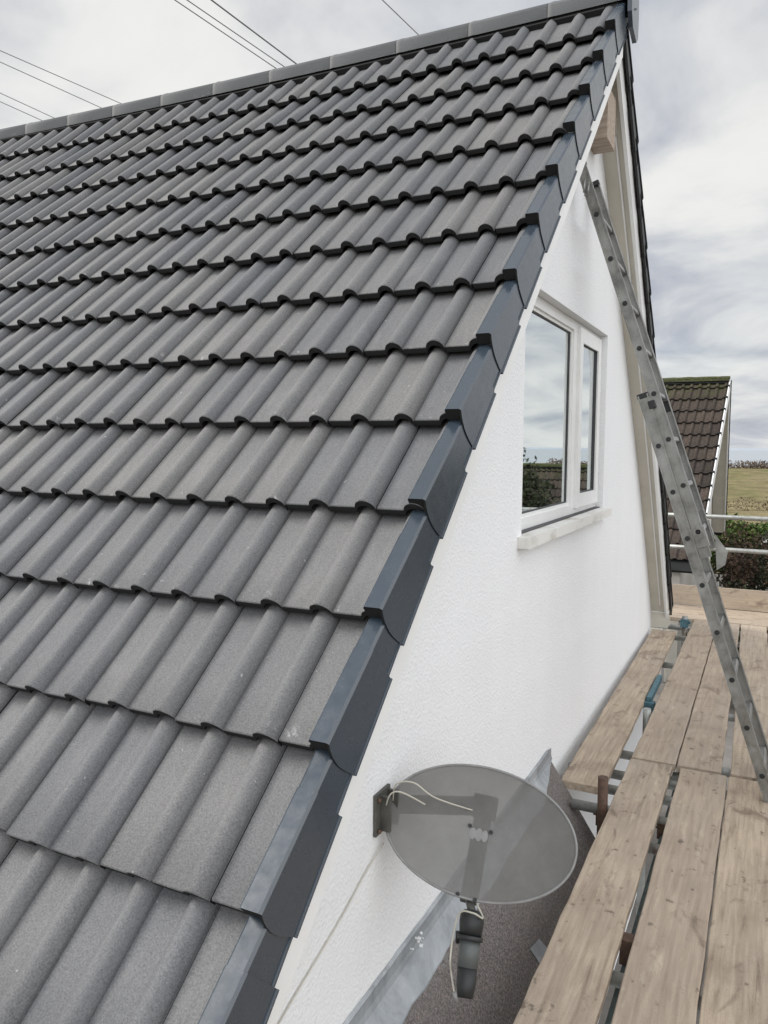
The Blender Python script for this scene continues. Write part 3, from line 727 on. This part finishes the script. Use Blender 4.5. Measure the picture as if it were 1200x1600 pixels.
for z in (-3.2, -2.82): tb((1.36, -4.6, z), (1.36, 4.95, z), nm='guard_rail')
for x, y in ((1.33, -2.4), (1.33, .6), (1.33, 3.4), (.935, 4.92), (-.72, 4.92)): tb((x + .03, y, GZ), (x + .03, y, -2.45 if y < 4.5 else -2.95), nm='standard')
for x, y in ((.215, -2.75), (.21, 1.05), (.195, 3.62)): tb((x, y, GZ), (x, y, -3.74 if y < 3 else -3.64), nm='standard')
b = MB(); b.tube([(.965, 4.885, -3.5), (.965, 4.885, -3.16)], .032, 12); ss(b.build('coupler', TEAL))
def coupler(x, y, z, m_=TEAL, sc_=1.0):
    b = MB(); b.box(x - .034 * sc_, x + .034 * sc_, y - .03, y + .03, z - .036, z + .036); b.tube([(x - .05, y, z + .01), (x + .055, y, z + .01)], .010, 8); b.tube([(x + .035, y, z + .01), (x + .05, y, z + .01)], .016, 6); b.bevel(.006, 2); ss(b.build('coupler', m_))
coupler(.195, 3.60, -3.70); coupler(.193, 1.28, -3.80); coupler(.485, -.345, -3.85, RUST); coupler(.485, .25, -3.85, TUBE); coupler(.205, -.345, -3.85, RUST); coupler(.485, 1.35, -3.85, TUBE)
b = MB(); b.box(.174, .206, 1.28, 1.86, -3.775, -3.735); b.bevel(.006, 2); ss(b.build('tube_strap', TEAL))
b = MB(); b.box(.455, .515, -1.40, -1.35, -3.86, -3.77); b.bevel(.005, 1); ss(b.build('packing_block', RUST))

# ------------------------------------------------------------------ extension ladder
lad = empty('extension_ladder', (.9, .1, ZB), label='double section aluminium ladder leaning on the gable from the boards', cat='ladder')
LO = Vector((.9, .1, ZB))
def sL(o, par=None):
    if par is None: o.parent = lad; o.matrix_parent_inverse = Matrix.Translation(-LO)
    else: o.parent = par
    return o
def section(P0, P1, y0, y1, label, nr, dx_):
    P0, P1 = Vector(P0), Vector(P1); d = (P1 - P0); L = d.length; d.normalize()
    w = Vector((0, 1, 0)); nn = w.cross(d).normalized()     # out of the ladder plane, away from the wall
    if nn.x < 0: nn = -nn
    sec = empty('ladder_section'); sec.parent = lad; sec.location = P0 - LO; sec['label'] = label
    def loc(o): o.parent = sec; o.matrix_parent_inverse = Matrix.Translation(-P0); return o
    D, T, LP = .050, .0035, .024
    for yy, s in ((y0, 1), (y1, -1)):
        # C channel, web outside, lips pointing to the rungs
        prof = [(0, 0), (0, D), (LP, D), (LP, D - .004), (T, D - .004), (T, .004), (LP, .004), (LP, 0)]
        b = MB(); b.prism([P0 + w * (s * a) + nn * (c_ - D / 2) + w * (yy - P0.y) for a, c_ in prof], tuple(d * L))
        for c0 in (0, D - .006):      # raised edge beads outside the web
            b.prism([P0 + w * (s * a - s * .005) + nn * (c_ + c0 - D / 2) + w * (yy - P0.y) for a, c_ in ((0, 0), (.0048, 0), (.0048, .007), (0, .007))], tuple(d * L))
        loc(b.build('stile', ALU))
        b = MB(); M_ = frm(P0 + w * (yy - P0.y + s * (LP / 2 - .0) - LP / 2) + d * L, w, nn, d)
        b.box(-.003, LP + .003, -D / 2 - .003, D / 2 + .003, -.018, .008, M_); b.bevel(.003, 1); loc(b.build('end_cap', BLACK))
    for i in range(nr):
        t = .13 + i * .235
        if t > L - .05: break
        c_ = P0 + d * t
        b = MB(); a_ = c_ + w * (y0 - P0.y + .001); e_ = c_ + w * (y1 - P0.y - .001)
        b.box(0, (e_ - a_).length, -.016, .016, -.013, .013, frm(a_, w, nn, d)); b.bevel(.004, 1); rg = loc(b.build('rung', ALU))
        # rung end swage on each stile
        for q, s in ((y0, -1), (y1, 1)):
            b = MB(); b.tube([c_ + w * (q - P0.y), c_ + w * (q - P0.y + s * .004)], .0120, 14); b.tube([c_ + w * (q - P0.y + s * .003), c_ + w * (q - P0.y + s * .006)], .0072, 10)
            o = b.build('rung_end', BLACK); o.parent = rg
    return sec, d, nn, loc
bs = section((.920, 0, -3.748), (.276, 0, -1.815), -.055, .345, 'lower section standing on the boards', 9, 0)
fs = section((.594, 0, -2.60), (-.064, 0, -.655), -.035, .325, 'upper section resting against the wall', 9, 0)
sec, d, nn, loc = fs
P = Vector((-.040, 0, -.655))
for yy in (-.035, .325):      # hooks and guide brackets
    b = MB(); q = Vector((.594, yy, -2.60)) + d * .10; b.box(-.004, .012, -.055, .034, -.05, .05, frm(q, Vector((0, 1, 0)), nn, d)); b.bevel(.003, 1); loc(b.build('guide_bracket', ALU))
b = MB(); q = Vector((.594, .325, -2.60)) + d * .02
b.prism([q + Vector((.02, .0, .06)), q + Vector((.085, .02, -.03)), q + Vector((.075, .02, -.10)), q + Vector((.035, .01, -.13))], (0, .006, 0)); loc(b.build('rung_lock', ALU))
b = MB(); q = Vector((-.035, -.045, -.74)); b.tube([q + Vector((0, 0, 0)), q + Vector((.0, -.012, -.07))], .006, 6); b.tube([q + Vector((.022, 0, -.02)), q + Vector((.018, -.012, -.085)), q + Vector((.002, -.012, -.085))], .004, 6); loc(b.build('hook', ALU))
sec2, d2, nn2, loc2 = bs
b = MB(); q = Vector((.276, -.055, -1.815)) - d2 * .06; b.box(-.008, .02, .012, .045, -.02, .02, frm(q, Vector((0, 1, 0)), nn2, d2)); b.bevel(.003, 1); loc2(b.build('guide_bracket', BLACK))
b = MB(); q = Vector((.276, .345, -1.815)) - d2 * .06; b.box(-.03, .004, -.035, .075, -.03, .03, frm(q, Vector((0, 1, 0)), nn2, d2)); b.bevel(.003, 1); loc2(b.build('guide_bracket', BLACK))

# ------------------------------------------------------------------ neighbouring house
def neighbour(org, label, width=8.0, skew=(.07, .04), k_rows=14, rot=0, drop=0):
    root = empty('neighbour_house', org, label=label, cat='house'); root.rotation_euler.z = rot
    g2 = .3455
    def sl2(x, s, n, far):
        y, z = -s * CT - n * ST, -s * ST + n * CT
        if far: y = -y + .34
        x2 = x - (skew[1] * max(0, y - .17) if far else skew[0] * max(0, .17 - y))
        return Vector((x2, y - .17, z - .17))
    def add(o, par=None): o.parent = par or root; return o
    for f in (False, True):
        rf = add(tile_roof('roof', None, f, .045, -width, list(range(12, 12 - k_rows, -1)), g2, BROWN, BODY_SHADE, 0, sl2, moss=True, coarse=True, pitch=.165, t=.04, hs=1.2))
        b = MB(); b.prism([sl2(-width, -.24, -.09, f), sl2(-width, 4.7, -.09, f), sl2(-width, 4.7, -.14, f), sl2(-width, -.24, -.14, f)], (width - .0, 0, 0))
        add(b.build('roof_deck', BODY_SHADE), rf)
        X = .05
        b = MB(); b.prism([sl2(X, -.22, -.01, f), sl2(X, 4.55, -.01, f), sl2(X, 4.55, -.14, f), sl2(X, -.22, -.14, f)], (.022, 0, 0)); add(b.build('verge_trim', WHITE), rf)
        if not f:
            for i in range(k_rows):
                b = MB(); s_ = i * g2; b.prism([sl2(X - .03, s_ - .02, .012, f), sl2(X - .03, s_ + .012, .012, f), sl2(X - .03, s_ + .012, -.05, f), sl2(X - .03, s_ - .02, -.05, f)], (.058, 0, 0)); add(b.build('tile_end', BODY_SHADE), rf)
        b = MB(); b.prism([sl2(X - .28, -.1, -.15, f), sl2(X - .28, 4.55, -.15, f), sl2(X - .28, 4.55, -.17, f), sl2(X - .28, -.1, -.17, f)], (.30, 0, 0)); add(b.build('soffit', CREAM))
        b = MB(); b.prism([sl2(X, -.1, -.142, f), sl2(X, 4.55, -.142, f), sl2(X, 4.55, -.24, f), sl2(X, -.1, -.24, f)], (.020, 0, 0)); add(b.build('bargeboard', WHITE))
        if f:
            b = MB(); b.prism([sl2(X + .024, -.15, .035, f), sl2(X + .024, 4.6, .035, f), sl2(X + .024, 4.6, -.05, f), sl2(X + .024, -.15, -.05, f)], (.02, 0, 0)); add(b.build('verge_edge', BODY_SHADE), rf)
    V, F = [], []; n = 60
    for i in range(n + 1):
        x = -width + (width + .06) * i / n
        for a in range(9):
            an = math.pi * a / 8; r_ = .10 + random.uniform(-.006, .012); V.append((x, r_ * math.cos(an), -.06 + r_ * math.sin(an)))
    for i in range(n):
        for a in range(8): q = i * 9 + a; F.append((q, q + 9, q + 10, q + 1))
    rt = mesh('ridge', V, F, MOSS, smooth=True); add(rt)
    hz = -3.35; gx = -.24
    Y0, Y1 = -3.25, 3.25
    b = bmesh.new()
    pts = [(gx + skew[0] * Y0, Y0, -2.8 - drop), (gx + skew[0] * Y0, Y0, 1.0207 * (Y0 + .17) - .37), (gx, 0, -.33), (gx - skew[1] * Y1, Y1, 1.0207 * (.17 - Y1) - .37), (gx - skew[1] * Y1, Y1, -2.8 - drop)]
    f1 = [b.verts.new(v) for v in pts]; f2 = [b.verts.new((v[0] - width + .4, v[1], v[2])) for v in pts]
    b.faces.new(f1); b.faces.new(f2[::-1])
    for i in range(5): b.faces.new((f1[i], f2[i], f2[(i + 1) % 5], f1[(i + 1) % 5]))
    bmesh.ops.recalc_face_normals(b, faces=b.faces); me = bpy.data.meshes.new('wall'); b.to_mesh(me); b.free(); me.materials.append(CREAMWALL)
    w_ = bpy.data.objects.new('wall', me); COL.objects.link(w_); add(w_)
    ye = -3.46
    b = MB(); b.box(-width - .5, -.66, ye, ye + .03, -3.62, -3.44); add(b.build('fascia', WHITE))
    b = MB(); b.tube([(-width - .5, ye - .05, -3.49), (-.60, ye - .05, -3.49)], .055, 12); add(b.build('gutter', BLACK))
    b = MB(); b.tube([(-.70, ye - .03, -3.52), (-.70, ye + .12, -3.75), (-.70, ye + .16, -2.9 - drop)], .034, 10); add(b.build('downpipe', WHITE))
    b = MB(); b.box(-3.2, -1.6, Y0 - .03, Y0 + .01, -5.0, -3.9); wn_ = add(b.build('window', WHITE))
    b = MB(); b.box(-3.12, -1.68, Y0 - .034, Y0 - .03, -4.92, -3.98); add(b.build('pane', GLASS), wn_)
    return root
CREAMWALL = render_mat('cream_render', (.62, .59, .53), 60)
nb1 = neighbour(Vector((-.03, 13.65, -.61)), 'brown mossy tiled neighbouring house behind the ladder', drop=2.9)
nb2 = neighbour(Vector((9.5, 20.0, -2.6)), 'tiled house down the street, only reflected in the gable window', drop=1.0, skew=(0, 0), rot=R(0), width=8.0)

# ------------------------------------------------------------------ ground, field, sea, hills
mesh('driveway', [(-30, -25, GZ), (30, -25, GZ), (30, 24, GZ), (-30, 24, GZ)], [(0, 1, 2, 3)], DRIVE, kind='structure')
V, F = [], []; nx, ny = 60, 60
for j in range(ny + 1):
    y = 24 + (172 - 24) * (j / ny) ** 1.4
    for i in range(nx + 1):
        x = -220 + 440 * i / nx; h = .45 * math.sin(x * .06 + j * .3) + .35 * math.sin(y * .05 + i * .4) + random.uniform(-.12, .12)
        V.append((x, y, GZ + .02 + (h if j > 2 else 0) + .5 * min(1, j / 30)))
for j in range(ny):
    for i in range(nx): a = j * (nx + 1) + i; F.append((a, a + 1, a + nx + 2, a + nx + 1))
mesh('field', V, F, FIELD, smooth=True, kind='structure')
mesh('ground', [(-900, -600, GZ - .9), (900, -600, GZ - .9), (900, 171, GZ - .9), (-900, 171, GZ - .9)], [(0, 1, 2, 3)], FIELD, kind='structure')
mesh('sea', [(-30000, -30000, GZ - 8), (30000, -30000, GZ - 8), (30000, 30000, GZ - 8), (-30000, 30000, GZ - 8)], [(0, 1, 2, 3)], SEA, kind='structure')
V, F = [], []; n = 120
for i in range(n + 1):
    x = -9000 + 18000 * i / n; h = 26 + 16 * math.sin(i * .21) + 9 * math.sin(i * .57 + 1)
    V += [(x, 9000, -20), (x, 9300, -20 + h), (x, 10500, -20)]
for i in range(n):
    a = i * 3; F += [(a, a + 3, a + 4, a + 1), (a + 1, a + 4, a + 5, a + 2)]
mesh('hills', V, F, HILL, smooth=True, kind='structure')

# ------------------------------------------------------------------ planting
def leaves(name, ctrs, size, mat, parent, seed):
    rnd = random.Random(seed); V, F = [], []
    for (c_, rad, cnt) in ctrs:
        for _ in range(cnt):
            while True:
                p_ = Vector([rnd.uniform(-1, 1) for _ in range(3)])
                if .25 < p_.length < 1: break
            p_ = Vector(c_) + Vector((p_.x * rad[0], p_.y * rad[1], p_.z * rad[2]))
            a = Vector([rnd.gauss(0, 1) for _ in range(3)]).normalized(); t = a.orthogonal().normalized(); s = size * rnd.uniform(.6, 1.4)
            t = (Matrix.Rotation(rnd.uniform(0, 6.28), 3, a) @ t); w = a.cross(t); i0 = len(V)
            V += [p_ - t * s, p_ + w * s * .45, p_ + t * s, p_ - w * s * .45]; F.append((i0, i0 + 1, i0 + 2, i0 + 3))
    return mesh(name, V, F, mat, parent)
def shrub(loc, size, mat, leaf, cnt, label, seed, cat='shrub', group=None, mat2=None, nblob=16):
    rnd = random.Random(seed); root = empty('shrub', loc, label=label, cat=cat, group=group)
    bl = []
    for i in range(nblob):
        p_ = (rnd.uniform(-.75, .75) * size[0], rnd.uniform(-.75, .75) * size[1], size[2] * rnd.uniform(.12, .92))
        r_ = rnd.uniform(.22, .42); bl.append((p_, (size[0] * r_ + .08, size[1] * r_ + .08, size[2] * r_ * .55), cnt // nblob))
    leaves('foliage', bl[: nblob * 2 // 3 if mat2 else nblob], leaf, mat, root, seed)
    if mat2: leaves('foliage', bl[nblob * 2 // 3:], leaf, mat2, root, seed + 1)
    b = MB()
    for i in range(5):
        a = rnd.uniform(0, 6.28); b.tube([(0.05 * math.cos(a), .05 * math.sin(a), 0), (size[0] * .25 * math.cos(a), size[1] * .25 * math.sin(a), size[2] * .45), (size[0] * .5 * math.cos(a), size[1] * .5 * math.sin(a), size[2] * .8)], [.04, .025, .008], 6)
    b.build('trunk', BARK, root); return root
shrub((1.0, 10.6, GZ), (.85, .9, 2.72), LEAF_D, .036, 9000, 'dark evergreen shrub right of the neighbouring gable, behind the rails', 11, mat2=LEAF_R)
shrub((.62, 9.3, GZ), (.62, .7, 2.25), LEAF_R, .034, 7000, 'reddish brown shrub just above the toe board behind the ladder', 12, mat2=LEAF_D)
shrub((1.9, 9.6, GZ), (.8, .8, 2.5), LEAF_D, .055, 3600, 'dark shrub beyond the right edge behind the far rails', 13)
shrub((.35, 12.4, GZ), (.55, .8, 2.5), LEAF_D, .036, 6000, 'dark bush in the shade beside the neighbouring gable wall', 15)
shrub((.1, 24.5, GZ), (1.6, .8, 1.85), LEAF_G, .09, 3600, 'bright green bush between the neighbouring house and the field', 16)
shrub((2.4, 23.5, GZ), (1.2, .8, 1.7), LEAF_G, .09, 2400, 'green bush at the field edge near the right border', 17)
# brown hedge line across the far field
V = []
o = None
bl = []
rnd = random.Random(4)
for i in range(150):
    x = -70 + i * .75; bl.append(((x, 0, rnd.uniform(.4, 1.7)), (1.3, 1.4, rnd.uniform(.9, 1.25)), 110))
hd = leaves('hedgerow', bl, .22, LEAF_B, None, 5); hd.location = (0, 163, GZ - .5)
put(hd, '', None, kind='stuff', label='brown hedgerow along the far side of the field', cat='hedge')
shrub((4.9, 14.6, GZ), (1.6, 1.2, 3.9), LEAF_D, .07, 4200, 'dark bush seen only as the low dark patch mirrored in the gable window', 21)
shrub((7.2, 16.5, GZ), (1.8, 1.2, 3.6), LEAF_D, .07, 3600, 'second dark bush, beside the one mirrored in the gable window', 22)
bl = []
for i in range(90):
    bl.append(((-30 + i * .5, 0, rnd.uniform(.1, .5)), (.6, .5, rnd.uniform(.3, .55)), 60))
hd = leaves('hedgerow', bl, .07, LEAF_B, None, 6); hd.location = (0, 50, GZ + .3)
put(hd, '', None, kind='stuff', label='low brown scrub along the near edge of the field', cat='hedge')
# low garden shed with curved roof at the right border
sh = empty('garden_store', (1.75, 22.0, GZ), label='low garden store with curved felt roof and white edge', cat='shed')
pr_ = [(-1.05 + 2.1 * i / 14, 1.35 + .42 * math.sin(math.pi * i / 14)) for i in range(15)]
b = MB(); b.prism([(x, 0, z) for x, z in pr_] + [(1.05, 0, 1.28), (-1.05, 0, 1.28)], (0, 2.4, 0)); b.build('roof', BROWN, sh)
b = MB(); b.prism([(x, -.06, z + .01) for x, z in pr_] + [(x, -.06, z - .07) for x, z in pr_[::-1]], (0, .05, 0)); b.build('roof_edge', WHITE, sh)
b = MB(); b.box(-.95, .95, .05, 2.3, 0, 1.34); b.build('wall', BRICK, sh)

# ------------------------------------------------------------------ power lines
pole = empty('utility_pole', (-9.2, 24, GZ), label='timber power pole standing hidden behind the ridge', cat='pole')
b = MB(); b.tube([(0, 0, 0), (0, 0, 12.6)], [.15, .10], 12); b.build('post', BARK, pole)
b = MB(); b.box(-6.9, 3.9, -.06, .06, 12.1, 12.24); b.build('crossarm', BARK, pole)
lines = [((-13.6, 8.0), (-13.3, 10.2), 'uppermost of the four cables left of the ridge'), ((-14.1, 7.8), (-13.9, 10.2), 'second cable down of the four at far left'),
         ((-15.4, 8.6), (-15.4, 10.2), 'third cable down of the four at far left'), ((-15.8, 9.0), (-15.8, 10.2), 'lowest cable, at the far left border'),
         ((-9.2, 7.5), (-9.0, 10.4), 'left cable of the three crossing the top of the sky'), ((-9.0, 7.6), (-8.8, 10.4), 'middle cable of the three crossing the top of the sky'),
         ((-8.6, 7.8), (-8.5, 10.4), 'right cable of the three crossing the top, the thickest'), ((-5.8, 9.2), (-5.7, 10.5), 'single cable meeting the ridge above its middle')]
for i, (a, c_, lb) in enumerate(lines):
    a, c_ = Vector((a[0], a[1], 6)), Vector((c_[0], c_[1], 6)); dd = (c_ - a).normalized()
    pts = []
    for q in range(41):
        t = -26 + (24 - a.y + 26) * q / 40
        pts.append(a + dd * t + Vector((0, 0, 0)))
    b = MB(); b.tube([p_ - a for p_ in pts], .0085 if i < 4 or i == 7 else (.014 if i == 6 else .0095), 6)
    o = b.build('power_cable', WIRE, None, label=lb, cat='cable', group='overhead power cables'); o.location = a
